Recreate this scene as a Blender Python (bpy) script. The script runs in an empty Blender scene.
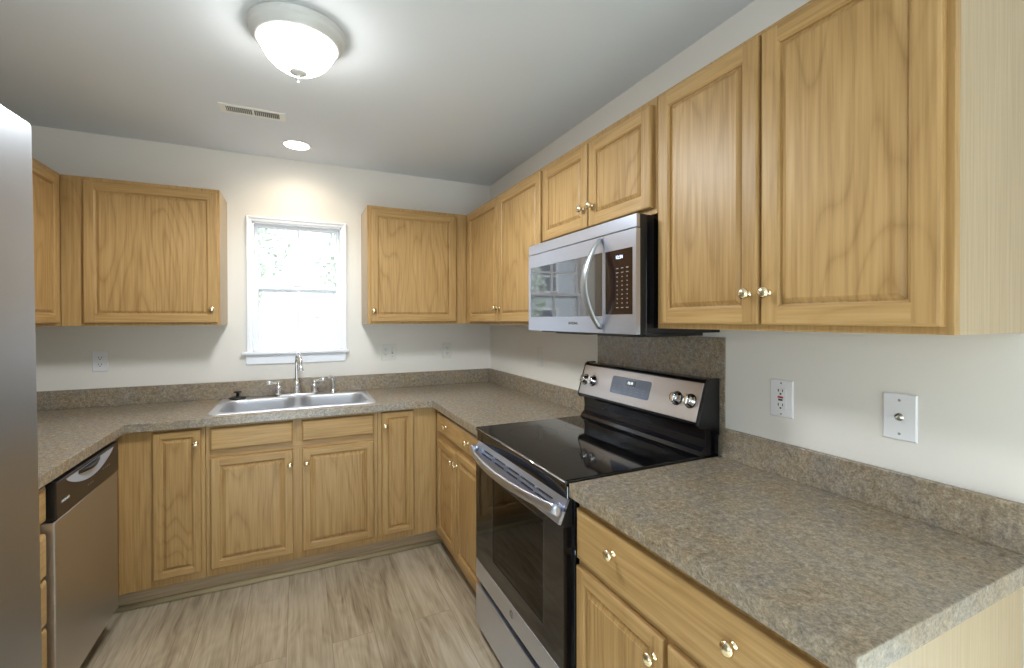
import bpy, bmesh, math, random
from mathutils import Vector, Matrix
random.seed(7)
scn = bpy.context.scene
COL = scn.collection
PI = math.pi

# ------------------------------------------------------------------ camera
F_PX, SY, YAW, PITCH, ROLL = 453.8166, -11.745, 0.4390, -0.0065, -0.0020
CAM = (-1.3702, -3.3245, 1.4024)
def make_camera():
    cy, s = math.cos(YAW), math.sin(YAW)
    r = Vector((cy, -s, 0)); fw = Vector((s, cy, 0)); up = Vector((0, 0, 1))
    f2 = fw*math.cos(PITCH)+up*math.sin(PITCH); u2 = up*math.cos(PITCH)-fw*math.sin(PITCH)
    r3 = r*math.cos(ROLL)+u2*math.sin(ROLL); u3 = u2*math.cos(ROLL)-r*math.sin(ROLL)
    cd = bpy.data.cameras.new('camera'); co = bpy.data.objects.new('camera', cd); COL.objects.link(co)
    cd.sensor_width = 36; cd.lens = F_PX/1024*36; cd.shift_y = SY/1024
    cd.clip_start = 0.02; cd.clip_end = 200
    m = Matrix((r3, u3, -f2)).transposed().to_4x4(); m.translation = Vector(CAM)
    co.matrix_world = m
    scn.camera = co
make_camera()

# ------------------------------------------------------------------ world, sun, area lights, exposure
scn.view_settings.view_transform = 'Standard'
scn.view_settings.look = 'None'
scn.view_settings.gamma = 1
scn.view_settings.use_curve_mapping = False
scn.view_settings.exposure = 0.17
w = bpy.data.worlds.new('world'); scn.world = w; w.use_nodes = True
nt = w.node_tree; nt.nodes.clear()
wo = nt.nodes.new('ShaderNodeOutputWorld'); bg = nt.nodes.new('ShaderNodeBackground')
sky = nt.nodes.new('ShaderNodeTexSky'); sky.sky_type = 'NISHITA'; sky.sun_disc = False
sky.sun_elevation = math.radians(48); sky.sun_rotation = math.radians(90); sky.air_density = 1.0; sky.dust_density = 3.5
mixw = nt.nodes.new('ShaderNodeMix'); mixw.data_type = 'RGBA'; mixw.inputs[0].default_value = 0.62
nt.links.new(sky.outputs[0], mixw.inputs[6]); mixw.inputs[7].default_value = (11, 11.6, 12.4, 1)
nt.links.new(mixw.outputs[2], bg.inputs[0]); bg.inputs[1].default_value = 0.27
nt.links.new(bg.outputs[0], wo.inputs[0])

def lamp(name, kind, loc, energy, color, rot=(0, 0, 0), size=None, size_y=None, **kw):
    l = bpy.data.lights.new(name, kind); l.energy = energy; l.color = color
    if kind == 'AREA':
        l.shape = 'RECTANGLE'; l.size = size; l.size_y = size_y or size
    for k, v in kw.items(): setattr(l, k, v)
    o = bpy.data.objects.new(name, l); COL.objects.link(o); o.location = loc; o.rotation_euler = rot
    return o
lamp('sun', 'SUN', (-3, -12, 8), 2.0, (1.0, .96, .90), (math.radians(58), 0, math.radians(-6)), angle=.01)
# added spot aimed through the patio opening; its floor bounce fills the ceiling
lamp('bounce_spot', 'SPOT', (-2.2, -11.45, 4.35), 23000, (.58, .82, 1.0), (math.radians(58), 0, math.radians(-6)), spot_size=math.radians(34), spot_blend=.2, shadow_soft_size=.05)
# area fills added at the unseen patio door and dining window for daylight
lamp('patio_fill', 'AREA', (-1.55, -6.42, 1.10), 8, (0.82, .92, 1.0), (PI/2, 0, 0), 2.3, 2.0)
lamp('dining_fill', 'AREA', (-4.38, -4.75, 1.45), 24, (0.80, .91, 1.0), (PI/2, 0, -PI/2), 1.5, 1.3)

# ------------------------------------------------------------------ materials
def srgb(r, g, b):
    f = lambda c: (c/255/12.92) if c/255 <= .04045 else ((c/255+.055)/1.055)**2.4
    return (f(r), f(g), f(b), 1)
def newmat(name):
    m = bpy.data.materials.new(name); m.use_nodes = True
    n = m.node_tree.nodes; l = m.node_tree.links
    return m, n, l, n['Principled BSDF']
def simple(name, col, rough=.5, metal=0, coat=0, bump=0, bscale=200, var=0, spec=.5):
    m, n, l, p = newmat(name)
    p.inputs['Roughness'].default_value = rough; p.inputs['Metallic'].default_value = metal
    p.inputs['Coat Weight'].default_value = coat; p.inputs['Specular IOR Level'].default_value = spec
    tc = n.new('ShaderNodeTexCoord'); no = n.new('ShaderNodeTexNoise'); no.inputs['Scale'].default_value = bscale
    l.new(tc.outputs['Object'], no.inputs['Vector'])
    mx = n.new('ShaderNodeMix'); mx.data_type = 'RGBA'
    v = max(var, .01)
    mx.inputs[6].default_value = tuple(c*(1-v) for c in col[:3])+(1,)
    mx.inputs[7].default_value = tuple(min(1, c*(1+v)) for c in col[:3])+(1,)
    l.new(no.outputs[0], mx.inputs[0]); l.new(mx.outputs[2], p.inputs['Base Color'])
    if bump:
        b = n.new('ShaderNodeBump'); b.inputs['Strength'].default_value = bump; b.inputs['Distance'].default_value = .001
        l.new(no.outputs[0], b.inputs['Height']); l.new(b.outputs[0], p.inputs['Normal'])
    return m
def wood(name, axis, dark, mid, light, rough=.40, cath=.55, contrast=1.0):
    """oak veneer, grain running along axis ('x','z')"""
    m, n, l, p = newmat(name)
    tc = n.new('ShaderNodeTexCoord'); oi = n.new('ShaderNodeObjectInfo')
    off = n.new('ShaderNodeVectorMath'); off.operation = 'ADD'
    sc = n.new('ShaderNodeVectorMath'); sc.operation = 'SCALE'; sc.inputs[0].default_value = (13.1, 7.7, 9.3)
    l.new(oi.outputs['Random'], sc.inputs['Scale']); l.new(tc.outputs['Object'], off.inputs[0]); l.new(sc.outputs[0], off.inputs[1])
    def mapped(a, b):
        mp = n.new('ShaderNodeMapping')
        mp.inputs['Scale'].default_value = (b, a, a) if axis == 'x' else (a, a, b)
        l.new(off.outputs[0], mp.inputs[0]); return mp
    m1 = mapped(130, 4.0); n1 = n.new('ShaderNodeTexNoise'); n1.inputs['Scale'].default_value = 1; n1.inputs['Detail'].default_value = 4
    l.new(m1.outputs[0], n1.inputs[0])
    m2 = mapped(4.6, .85); n2 = n.new('ShaderNodeTexNoise'); n2.inputs['Scale'].default_value = 1; n2.inputs['Detail'].default_value = 2.2; n2.inputs['Roughness'].default_value = .35
    l.new(m2.outputs[0], n2.inputs[0])
    mul = n.new('ShaderNodeMath'); mul.operation = 'MULTIPLY'; mul.inputs[1].default_value = 34; l.new(n2.outputs[0], mul.inputs[0])
    fr = n.new('ShaderNodeMath'); fr.operation = 'PINGPONG'; fr.inputs[1].default_value = 1; l.new(mul.outputs[0], fr.inputs[0])
    pw = n.new('ShaderNodeMath'); pw.operation = 'POWER'; pw.inputs[1].default_value = 3.5; l.new(fr.outputs[0], pw.inputs[0])
    m3 = mapped(2.2, .5); n3 = n.new('ShaderNodeTexNoise'); n3.inputs['Scale'].default_value = 1; l.new(m3.outputs[0], n3.inputs[0])
    r = n.new('ShaderNodeValToRGB'); e = r.color_ramp.elements
    e[0].position = .5-.22/contrast; e[0].color = dark; e[1].position = .5+.2/contrast; e[1].color = light
    x = e.new(.5); x.color = mid
    # value = fine noise + big tone
    a1 = n.new('ShaderNodeMath'); a1.operation = 'MULTIPLY_ADD'; a1.inputs[1].default_value = .36; l.new(n3.outputs[0], a1.inputs[0])
    a0 = n.new('ShaderNodeMath'); a0.operation = 'MULTIPLY'; a0.inputs[1].default_value = .64; l.new(n1.outputs[0], a0.inputs[0])
    l.new(a0.outputs[0], a1.inputs[2])
    a2 = n.new('ShaderNodeMath'); a2.operation = 'MULTIPLY_ADD'; a2.inputs[1].default_value = -.13*cath; l.new(pw.outputs[0], a2.inputs[0]); l.new(a1.outputs[0], a2.inputs[2])
    l.new(a2.outputs[0], r.inputs[0]); l.new(r.outputs[0], p.inputs['Base Color'])
    p.inputs['Roughness'].default_value = rough; p.inputs['Coat Weight'].default_value = .02; p.inputs['Coat Roughness'].default_value = .25; p.inputs['Specular IOR Level'].default_value = .28
    b = n.new('ShaderNodeBump'); b.inputs['Strength'].default_value = .10; b.inputs['Distance'].default_value = .0006
    l.new(n1.outputs[0], b.inputs['Height']); l.new(b.outputs[0], p.inputs['Normal'])
    return m
OAK = (srgb(151, 117, 71), srgb(176, 141, 91), srgb(190, 157, 107))
oak_v = wood('oak_vertical_grain', 'z', *OAK)
oak_h = wood('oak_horizontal_grain', 'x', *OAK)
oak_b = wood('oak_plain_sawn_panel', 'z', *OAK, cath=1.15)
maple = wood('pale_maple_side_laminate', 'z', srgb(166, 146, 116), srgb(178, 159, 130), srgb(188, 170, 143), rough=.4, cath=.3)
toe_m = wood('grey_vinyl_toe_strip', 'x', srgb(158, 136, 106), srgb(180, 160, 130), srgb(196, 177, 148), rough=.5, cath=.6)
shoe_m = simple('tan_shoe_moulding', srgb(206, 190, 152), .5)

def stainless(name, col=(.60, .60, .61), rough=.27, axis='x', streak=.05):
    m, n, l, p = newmat(name)
    tc = n.new('ShaderNodeTexCoord'); mp = n.new('ShaderNodeMapping'); no = n.new('ShaderNodeTexNoise')
    mp.inputs['Scale'].default_value = {'x': (3, 900, 900), 'z': (900, 900, 3)}[axis]
    no.inputs['Scale'].default_value = 1; no.inputs['Detail'].default_value = 3
    l.new(tc.outputs['Object'], mp.inputs[0]); l.new(mp.outputs[0], no.inputs[0])
    mr = n.new('ShaderNodeMapRange'); mr.inputs[3].default_value = rough-streak*.5; mr.inputs[4].default_value = rough+streak*.5
    l.new(no.outputs[0], mr.inputs[0]); l.new(mr.outputs[0], p.inputs['Roughness'])
    p.inputs['Base Color'].default_value = (*col, 1); p.inputs['Metallic'].default_value = 1
    tg = n.new('ShaderNodeTangent'); tg.direction_type = 'RADIAL'; tg.axis = 'Z'
    p.inputs['Anisotropic'].default_value = .45; l.new(tg.outputs[0], p.inputs['Tangent'])
    b = n.new('ShaderNodeBump'); b.inputs['Strength'].default_value = .015; b.inputs['Distance'].default_value = .0002
    l.new(no.outputs[0], b.inputs['Height']); l.new(b.outputs[0], p.inputs['Normal'])
    return m
steel = stainless('brushed_stainless', (.62, .66, .78), .30)  # blue tint in the base colour stands in for reflected daylight
steel_d = stainless('brushed_stainless_darker', (.60, .58, .58), .33)
satin = simple('satin_grey_handle', (.42, .44, .46, 1), .32, .85)
steel_s = stainless('satin_sink_steel', (.64, .66, .71), .44)
chrome = simple('polished_chrome', (.82, .83, .85, 1), .08, 1)
brass = simple('pale_brass', (.86, .74, .50, 1), .16, 1)
black_gl = simple('black_glass', (.005, .005, .006, 1), .06, 0, .15, spec=.55)
black_en = simple('black_enamel', (.005, .005, .007, 1), .12)
black_pl = simple('black_plastic', (.008, .008, .009, 1), .32)
brown_pl = simple('dark_brown_plastic', srgb(44, 33, 27), .32)
dark_in = simple('oven_cavity_grey', (.03, .03, .034, 1), .5)
white_pl = simple('white_plastic', (.80, .80, .82, 1), .35)
white_tr = simple('white_trim_paint', (.88, .90, .95, 1), .4)
ivory_pl = simple('light_almond_plastic', (.72, .71, .66, 1), .4)
grey_mark = simple('grey_print', (.26, .25, .25, 1), .5)
slot_m = simple('dark_slot', (.03, .03, .03, 1), .6)
red_m = simple('red_button', (.45, .03, .02, 1), .4)
nickel = simple('painted_nickel_trim', (.70, .70, .69, 1), .38, .05)
vent_m = simple('white_painted_steel', (.86, .86, .82, 1), .45)
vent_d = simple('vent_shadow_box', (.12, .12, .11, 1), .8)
blue_gl = simple('blue_grey_display_film', srgb(112, 124, 146), .2, 0, .4)
wall_m = simple('warm_white_wall_paint', srgb(228, 224, 217), .75, 0, 0, .05, 320, .01)
ceil_m = simple('flat_white_ceiling_paint', srgb(228, 233, 240), .85, 0, 0, .05, 320, .01)
def emis(name, col, s):
    m, n, l, p = newmat(name)
    p.inputs['Base Color'].default_value = (.9, .88, .82, 1)
    p.inputs['Emission Color'].default_value = (*col, 1); p.inputs['Emission Strength'].default_value = s
    p.inputs['Roughness'].default_value = .3
    return m
dome_m = emis('lit_frosted_glass', (1, .98, .93), 24)
can_m = emis('lit_downlight_lens', (1, .93, .82), 14)
led_b = emis('blue_white_led', (.45, .6, 1), 2.5)
led_w = emis('pale_led', (.85, .95, 1), 1.6)
def glass(name, tint=(1, 1, 1), refl=.08, rough=0.0):
    m, n, l, p = newmat(name); n.remove(p)
    o = n['Material Output']; t = n.new('ShaderNodeBsdfTransparent'); t.inputs[0].default_value = (*tint, 1)
    g = n.new('ShaderNodeBsdfGlossy'); g.inputs['Roughness'].default_value = rough
    f = n.new('ShaderNodeFresnel'); f.inputs[0].default_value = 1.45
    mx = n.new('ShaderNodeMixShader'); l.new(f.outputs[0], mx.inputs[0]); l.new(t.outputs[0], mx.inputs[1]); l.new(g.outputs[0], mx.inputs[2])
    l.new(mx.outputs[0], o.inputs[0]); return m
pane_m = glass('clear_window_glass')
oven_gl = glass('tinted_oven_glass', (.22, .21, .20), rough=.02)
micro_gl = simple('dark_mirrored_microwave_glass', (.035, .035, .038, 1), .03, 0, 1.0, spec=1.0)

def counter_mat():
    m, n, l, p = newmat('mottled_stone_laminate')
    tc = n.new('ShaderNodeTexCoord')
    def noise(s, d, ro=.6, dist=0):
        t = n.new('ShaderNodeTexNoise'); t.inputs['Scale'].default_value = s; t.inputs['Detail'].default_value = d
        t.inputs['Roughness'].default_value = ro; t.inputs['Distortion'].default_value = dist
        l.new(tc.outputs['Object'], t.inputs[0]); return t
    a = noise(58, 6, .75, .5); b = noise(10, 4, .65); c = noise(190, 3, .7, .3)
    r1 = n.new('ShaderNodeValToRGB'); e = r1.color_ramp.elements
    e[0].position = .34; e[0].color = srgb(92, 83, 70); e[1].position = .68; e[1].color = srgb(178, 168, 152)
    x = e.new(.46); x.color = srgb(130, 119, 103); x = e.new(.56); x.color = srgb(149, 137, 118)
    l.new(a.outputs[0], r1.inputs[0])
    r2 = n.new('ShaderNodeValToRGB'); e = r2.color_ramp.elements
    e[0].position = .35; e[0].color = srgb(133, 129, 128); e[1].position = .65; e[1].color = srgb(150, 129, 101)
    l.new(b.outputs[0], r2.inputs[0])
    mx = n.new('ShaderNodeMix'); mx.data_type = 'RGBA'; mx.inputs[0].default_value = .36
    l.new(r1.outputs[0], mx.inputs[6]); l.new(r2.outputs[0], mx.inputs[7])
    r3 = n.new('ShaderNodeValToRGB'); e = r3.color_ramp.elements
    e[0].position = .3; e[0].color = (.66, .65, .62, 1); e[1].position = .62; e[1].color = (1.35, 1.34, 1.31, 1)
    l.new(c.outputs[0], r3.inputs[0])
    m2 = n.new('ShaderNodeMix'); m2.data_type = 'RGBA'; m2.blend_type = 'MULTIPLY'; m2.inputs[0].default_value = .85
    l.new(mx.outputs[2], m2.inputs[6]); l.new(r3.outputs[0], m2.inputs[7]); l.new(m2.outputs[2], p.inputs['Base Color'])
    p.inputs['Roughness'].default_value = .27
    bp = n.new('ShaderNodeBump'); bp.inputs['Strength'].default_value = .12; bp.inputs['Distance'].default_value = .0008
    l.new(c.outputs[0], bp.inputs['Height']); l.new(bp.outputs[0], p.inputs['Normal'])
    return m
counter_m = counter_mat()

def floor_mat():
    m, n, l, p = newmat('greyed_oak_vinyl_plank')
    tc = n.new('ShaderNodeTexCoord')
    sep = n.new('ShaderNodeSeparateXYZ'); l.new(tc.outputs['Object'], sep.inputs[0])
    cmb = n.new('ShaderNodeCombineXYZ'); l.new(sep.outputs[1], cmb.inputs[0]); l.new(sep.outputs[0], cmb.inputs[1])
    br = n.new('ShaderNodeTexBrick'); br.inputs['Scale'].default_value = 1; br.inputs['Mortar Size'].default_value = .0012
    br.inputs['Mortar Smooth'].default_value = .3; br.inputs['Brick Width'].default_value = 1.22; br.inputs['Row Height'].default_value = .178
    br.offset = .37; br.inputs['Color1'].default_value = (0, 0, 0, 1); br.inputs['Color2'].default_value = (1, 1, 1, 1); br.inputs['Mortar'].default_value = (.5, .5, .5, 1)
    l.new(cmb.outputs[0], br.inputs['Vector'])
    sc = n.new('ShaderNodeVectorMath'); sc.operation = 'SCALE'; sc.inputs['Scale'].default_value = 9; l.new(br.outputs[0], sc.inputs[0])
    add = n.new('ShaderNodeVectorMath'); add.operation = 'ADD'; l.new(tc.outputs['Object'], add.inputs[0]); l.new(sc.outputs[0], add.inputs[1])
    def mp(a, b):
        t = n.new('ShaderNodeMapping'); t.inputs['Scale'].default_value = (a, b, a); l.new(add.outputs[0], t.inputs[0]); return t
    def noise(a, b, d, dist=0):
        t = n.new('ShaderNodeTexNoise'); t.inputs['Scale'].default_value = 1; t.inputs['Detail'].default_value = d; t.inputs['Distortion'].default_value = dist
        l.new(mp(a, b).outputs[0], t.inputs[0]); return t
    fine = noise(120, 5, 5, .5); mid = noise(15, 1.5, 5, 1.6); big = noise(3.0, 1.1, 2)
    mul = n.new('ShaderNodeMath'); mul.operation = 'MULTIPLY'; mul.inputs[1].default_value = 30; l.new(noise(4.0, 1.3, 2.0).outputs[0], mul.inputs[0])
    pp = n.new('ShaderNodeMath'); pp.operation = 'PINGPONG'; pp.inputs[1].default_value = 1; l.new(mul.outputs[0], pp.inputs[0])
    s1 = n.new('ShaderNodeMath'); s1.operation = 'MULTIPLY_ADD'; s1.inputs[1].default_value = .35; l.new(fine.outputs[0], s1.inputs[0])
    s2 = n.new('ShaderNodeMath'); s2.operation = 'MULTIPLY_ADD'; s2.inputs[1].default_value = .55; l.new(mid.outputs[0], s2.inputs[0])
    s3 = n.new('ShaderNodeMath'); s3.operation = 'MULTIPLY_ADD'; s3.inputs[1].default_value = .30; l.new(big.outputs[0], s3.inputs[0])
    s4 = n.new('ShaderNodeMath'); s4.operation = 'MULTIPLY'; s4.inputs[1].default_value = -.05; l.new(pp.outputs[0], s4.inputs[0])
    l.new(s4.outputs[0], s3.inputs[2]); l.new(s3.outputs[0], s2.inputs[2]); l.new(s2.outputs[0], s1.inputs[2])
    r = n.new('ShaderNodeValToRGB'); e = r.color_ramp.elements
    e[0].position = .36; e[0].color = srgb(114, 98, 78); e[1].position = .76; e[1].color = srgb(196, 184, 165)
    x = e.new(.5); x.color = srgb(158, 142, 119); x = e.new(.6); x.color = srgb(177, 162, 139)
    l.new(s1.outputs[0], r.inputs[0])
    t = n.new('ShaderNodeMapRange'); t.inputs[3].default_value = .96; t.inputs[4].default_value = 1.04; l.new(br.outputs[0], t.inputs[0])
    vm = n.new('ShaderNodeVectorMath'); vm.operation = 'SCALE'; l.new(r.outputs[0], vm.inputs[0]); l.new(t.outputs[0], vm.inputs['Scale'])
    mo = n.new('ShaderNodeMix'); mo.data_type = 'RGBA'; l.new(br.outputs['Fac'], mo.inputs[0]); l.new(vm.outputs[0], mo.inputs[6]); mo.inputs[7].default_value = srgb(136, 120, 98)
    l.new(mo.outputs[2], p.inputs['Base Color']); p.inputs['Roughness'].default_value = .38
    b = n.new('ShaderNodeBump'); b.inputs['Strength'].default_value = .15; b.inputs['Distance'].default_value = .001
    l.new(fine.outputs[0], b.inputs['Height']); l.new(b.outputs[0], p.inputs['Normal'])
    return m
floor_m = floor_mat()

# ------------------------------------------------------------------ mesh helpers
class MB:
    def __init__(s): s.v = []; s.f = []; s.mi = []; s.sm = []
    def quad(s, pts, mi=0, sm=False):
        b = len(s.v); s.v += [tuple(p) for p in pts]; s.f.append(tuple(range(b, b+len(pts)))); s.mi.append(mi); s.sm.append(sm)
    def box(s, x0, x1, y0, y1, z0, z1, mi=0):
        x0, x1 = sorted((x0, x1)); y0, y1 = sorted((y0, y1)); z0, z1 = sorted((z0, z1))
        b = len(s.v)
        s.v += [(x0, y0, z0), (x1, y0, z0), (x1, y1, z0), (x0, y1, z0), (x0, y0, z1), (x1, y0, z1), (x1, y1, z1), (x0, y1, z1)]
        for q in ((0, 3, 2, 1), (4, 5, 6, 7), (0, 1, 5, 4), (1, 2, 6, 5), (2, 3, 7, 6), (3, 0, 4, 7)):
            s.f.append(tuple(b+i for i in q)); s.mi.append(mi); s.sm.append(False)
        return s
    def loops(s, L, mi=0, sm=True, cap0=True, cap1=True, closed=False):
        b = len(s.v); n = len(L[0])
        for lp in L: s.v += [tuple(p) for p in lp]
        m = len(L)
        for i in range(m if closed else m-1):
            for j in range(n):
                k = (j+1) % n; i2 = (i+1) % m
                s.f.append((b+i*n+j, b+i*n+k, b+i2*n+k, b+i2*n+j)); s.mi.append(mi); s.sm.append(sm)
        if not closed:
            if cap0: s.f.append(tuple(b+j for j in reversed(range(n)))); s.mi.append(mi); s.sm.append(False)
            if cap1: s.f.append(tuple(b+(m-1)*n+j for j in range(n))); s.mi.append(mi); s.sm.append(False)
        return s
    def lathe(s, prof, c=(0, 0, 0), axis='z', n=24, mi=0, sm=True, cap=True):
        """prof: (radius, height) list"""
        L = []
        for r, h in prof:
            lp = []
            for j in range(n):
                a = 2*PI*j/n; p = (r*math.cos(a), r*math.sin(a), h)
                if axis == 'y-': p = (p[0], -p[2], p[1])
                elif axis == 'x-': p = (-p[2], p[0], p[1])
                elif axis == 'y+': p = (-p[0], p[2], p[1])
                lp.append((p[0]+c[0], p[1]+c[1], p[2]+c[2]))
            L.append(lp)
        return s.loops(L, mi, sm, cap, cap)
    def tube(s, pts, rad, n=12, mi=0, flat=None):
        """flat: (rw, rh) elliptical multipliers"""
        P = [Vector(p) for p in pts]; m = len(P)
        R = rad if isinstance(rad, (list, tuple)) else [rad]*m
        L = []; up = None
        for i in range(m):
            t = (P[min(i+1, m-1)]-P[max(i-1, 0)]).normalized()
            if up is None:
                up = Vector((0, 0, 1)) if abs(t.z) < .9 else Vector((1, 0, 0))
            up = (up-t*up.dot(t)).normalized(); sd = t.cross(up)
            fw, fh = flat or (1, 1)
            L.append([P[i]+sd*math.cos(2*PI*j/n)*R[i]*fw+up*math.sin(2*PI*j/n)*R[i]*fh for j in range(n)])
        return s.loops(L, mi, True)
    def build(s, name, mats, parent=None, loc=(0, 0, 0), rot=(0, 0, 0), bevel=0, seg=2, weld=True):
        me = bpy.data.meshes.new(name); me.from_pydata([tuple(v) for v in s.v], [], s.f)
        mats = mats if isinstance(mats, (list, tuple)) else [mats]
        for m in mats: me.materials.append(m)
        for p, i, sm in zip(me.polygons, s.mi, s.sm): p.material_index = i; p.use_smooth = sm
        bm = bmesh.new(); bm.from_mesh(me)
        if weld: bmesh.ops.remove_doubles(bm, verts=bm.verts, dist=1e-5)
        bmesh.ops.recalc_face_normals(bm, faces=bm.faces)
        bm.to_mesh(me); bm.free()
        o = bpy.data.objects.new(name, me); COL.objects.link(o)
        o.parent = parent; o.location = loc; o.rotation_euler = rot
        if bevel:
            b = o.modifiers.new('bevel', 'BEVEL'); b.width = bevel; b.segments = seg; b.limit_method = 'ANGLE'; b.angle_limit = math.radians(50)
        return o
def tag(o, label, cat, group=None, kind=None):
    o['label'] = label; o['category'] = cat
    if group: o['group'] = group
    if kind: o['kind'] = kind
    return o
def thing(name, label, cat, loc=(0, 0, 0), rz=0, group=None):
    o = bpy.data.objects.new(name, None); COL.objects.link(o); o.empty_display_size = .1
    o.location = loc; o.rotation_euler = (0, 0, rz); tag(o, label, cat, group); return o
def struct(o): o['kind'] = 'structure'; return o
def smooth_path(ctrl, k=8):
    P = [Vector(c) for c in ctrl]; P = [P[0]*2-P[1]]+P+[P[-1]*2-P[-2]]; out = []
    for i in range(1, len(P)-2):
        for j in range(k):
            t = j/k; a, b, c, d = P[i-1:i+3]
            out.append(.5*((2*b)+(c-a)*t+(2*a-5*b+4*c-d)*t*t+(-a+3*b-3*c+d)*t**3))
    out.append(P[-2]); return out
def lettering(body, size, mat, parent, loc, rot, align='CENTER', name='lettering', depth=.0003):
    cu = bpy.data.curves.new(name, 'FONT'); cu.body = body; cu.size = size; cu.align_x = align; cu.align_y = 'CENTER'; cu.extrude = depth
    t = bpy.data.objects.new('tmp', cu); COL.objects.link(t)
    bpy.context.view_layer.update()
    me = bpy.data.meshes.new_from_object(t.evaluated_get(bpy.context.evaluated_depsgraph_get()))
    bpy.data.objects.remove(t); me.materials.clear(); me.materials.append(mat)
    o = bpy.data.objects.new(name, me); COL.objects.link(o); o.parent = parent; o.location = loc; o.rotation_euler = rot
    return o

# ------------------------------------------------------------------ room shell
ZC = 2.455; XL = -2.753; YF = -6.3; XD = -4.3      # ceiling, left wall, front wall, dining nook wall
struct(MB().box(XD-.1, .1, YF-.1, .12, -.06, 0).build('floor', floor_m))
struct(MB().box(XD-.1, .1, YF-.1, .12, ZC, ZC+.08).build('ceiling', ceil_m))
struct(MB().box(0, .12, YF, .12, 0, ZC).build('wall_right', wall_m))
m = MB(); WX0, WX1, WZ0, WZ1 = -1.638, -1.104, 1.200, 2.030
m.box(XL-.12, WX0, 0, .12, 0, ZC).box(WX1, 0, 0, .12, 0, ZC).box(WX0, WX1, 0, .12, 0, WZ0).box(WX0, WX1, 0, .12, WZ1, ZC)
struct(m.build('wall_back', wall_m))
struct(MB().box(XL-.12, XL, -3.35, 0, 0, ZC).build('wall_left', wall_m))
m = MB(); m.box(XD, XL-.12, -3.47, -3.35, 0, ZC); struct(m.build('wall_nook', wall_m))
m = MB()                                           # dining nook wall, unseen window added to let daylight in
m.box(XD-.1, XD, YF, -5.5, 0, ZC).box(XD-.1, XD, -4.0, -3.47, 0, ZC).box(XD-.1, XD, -5.5, -4.0, 0, .85).box(XD-.1, XD, -5.5, -4.0, 2.1, ZC)
struct(m.build('wall_dining', wall_m))
m = MB()                                           # front wall, unseen patio door opening added as a daylight source
m.box(XD, -2.75, YF-.1, YF, 0, ZC).box(-.35, 0, YF-.1, YF, 0, ZC).box(-2.75, -.35, YF-.1, YF, 2.12, ZC)
struct(m.build('wall_front', wall_m))
m = MB()
for x0, x1 in ((-2.75, -2.67), (-1.60, -1.50), (-.43, -.35)): m.box(x0, x1, YF-.08, YF-.02, 0, 2.12)
m.box(-2.75, -.35, YF-.08, YF-.02, 2.04, 2.12).box(-2.75, -.35, YF-.08, YF-.02, 0, .08)
struct(m.build('door_1', white_tr, bevel=.003))
m = MB()
for y0, y1 in ((-5.5, -5.44), (-4.78, -4.72), (-4.06, -4.0)): m.box(XD-.07, XD-.02, y0, y1, .85, 2.1)
m.box(XD-.07, XD-.02, -5.5, -4.0, .85, .91).box(XD-.07, XD-.02, -5.5, -4.0, 2.04, 2.1).box(XD-.07, XD-.02, -5.5, -4.0, 1.45, 1.50)
struct(m.build('window_2', white_tr, bevel=.003))

# sink window: casing, jambs, two sashes with muntins, stool and apron
wn = bpy.data.objects.new('window_1', None); COL.objects.link(wn); wn.location = (-1.372, 0, 1.2); struct(wn)
def W(mb, name, mat, **k): return mb.build(name, mat, wn, loc=(1.372, 0, -1.2), **k)
m = MB(); t = .032                                  # narrow moulded picture-frame casing
pr = [(0, 0), (0, .015), (.004, .018), (.010, .017), (.014, .012), (.024, .010), (.030, .008), (t, .004), (t, 0)]
def cring(d, y): return [(WX0-t+d, -y, WZ0-t+d), (WX1+t-d, -y, WZ0-t+d), (WX1+t-d, -y, WZ1+t-d), (WX0-t+d, -y, WZ1+t-d)]
for p0_, p1_ in zip(pr, pr[1:]):
    A, B = cring(*p0_), cring(*p1_)
    for k in range(4): m.quad([A[k], A[(k+1) % 4], B[(k+1) % 4], B[k]])
W(m, 'casing', white_tr)
m = MB(); j = .009
m.box(WX0, WX0+j, 0, .12, WZ0, WZ1).box(WX1-j, WX1, 0, .12, WZ0, WZ1).box(WX0, WX1, 0, .12, WZ1-j, WZ1).box(WX0, WX1, .0, .12, WZ0, WZ0+j)
W(m, 'jamb', white_tr)
def sash(x0, x1, z0, z1, y0, y1, fw, name):
    m = MB(); m.box(x0, x0+fw, y0, y1, z0, z1).box(x1-fw, x1, y0, y1, z0, z1).box(x0+fw, x1-fw, y0, y1, z0, z0+fw).box(x0+fw, x1-fw, y0, y1, z1-fw, z1)
    o = W(m, name, white_tr, bevel=.002)
    ym = (y0+y1)/2; xm = (x0+x1)/2; zm = (z0+z1)/2
    g = MB(); g.box(x0+fw, x1-fw, ym-.002, ym+.002, z0+fw, z1-fw); g.build('pane', pane_m, o)
    mu = MB(); mu.box(xm-.008, xm+.008, ym-.010, ym+.010, z0+fw, z1-fw).box(x0+fw, x1-fw, ym-.0098, ym+.0098, zm-.008, zm+.008)
    mu.build('muntin', white_tr, o)
    return o
zmid = 1.605
sash(WX0+j, WX1-j, zmid-.018, WZ1-j, .052, .082, .018, 'upper_sash')
lo = sash(WX0+j, WX1-j, WZ0+j, zmid+.020, .014, .046, .025, 'lower_sash')
m = MB(); m.box(-1.40, -1.345, .006, .024, zmid+.020, zmid+.032); m.build('sash_lock', white_tr, lo, bevel=.003)
m = MB(); m.box(-1.697, -1.058, -.045, .0, 1.182, 1.200); W(m, 'sill', white_tr, bevel=.004)
m = MB(); m.box(-1.675, -1.078, -.014, 0, 1.118, 1.182); W(m, 'apron', white_tr, bevel=.003)

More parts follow.
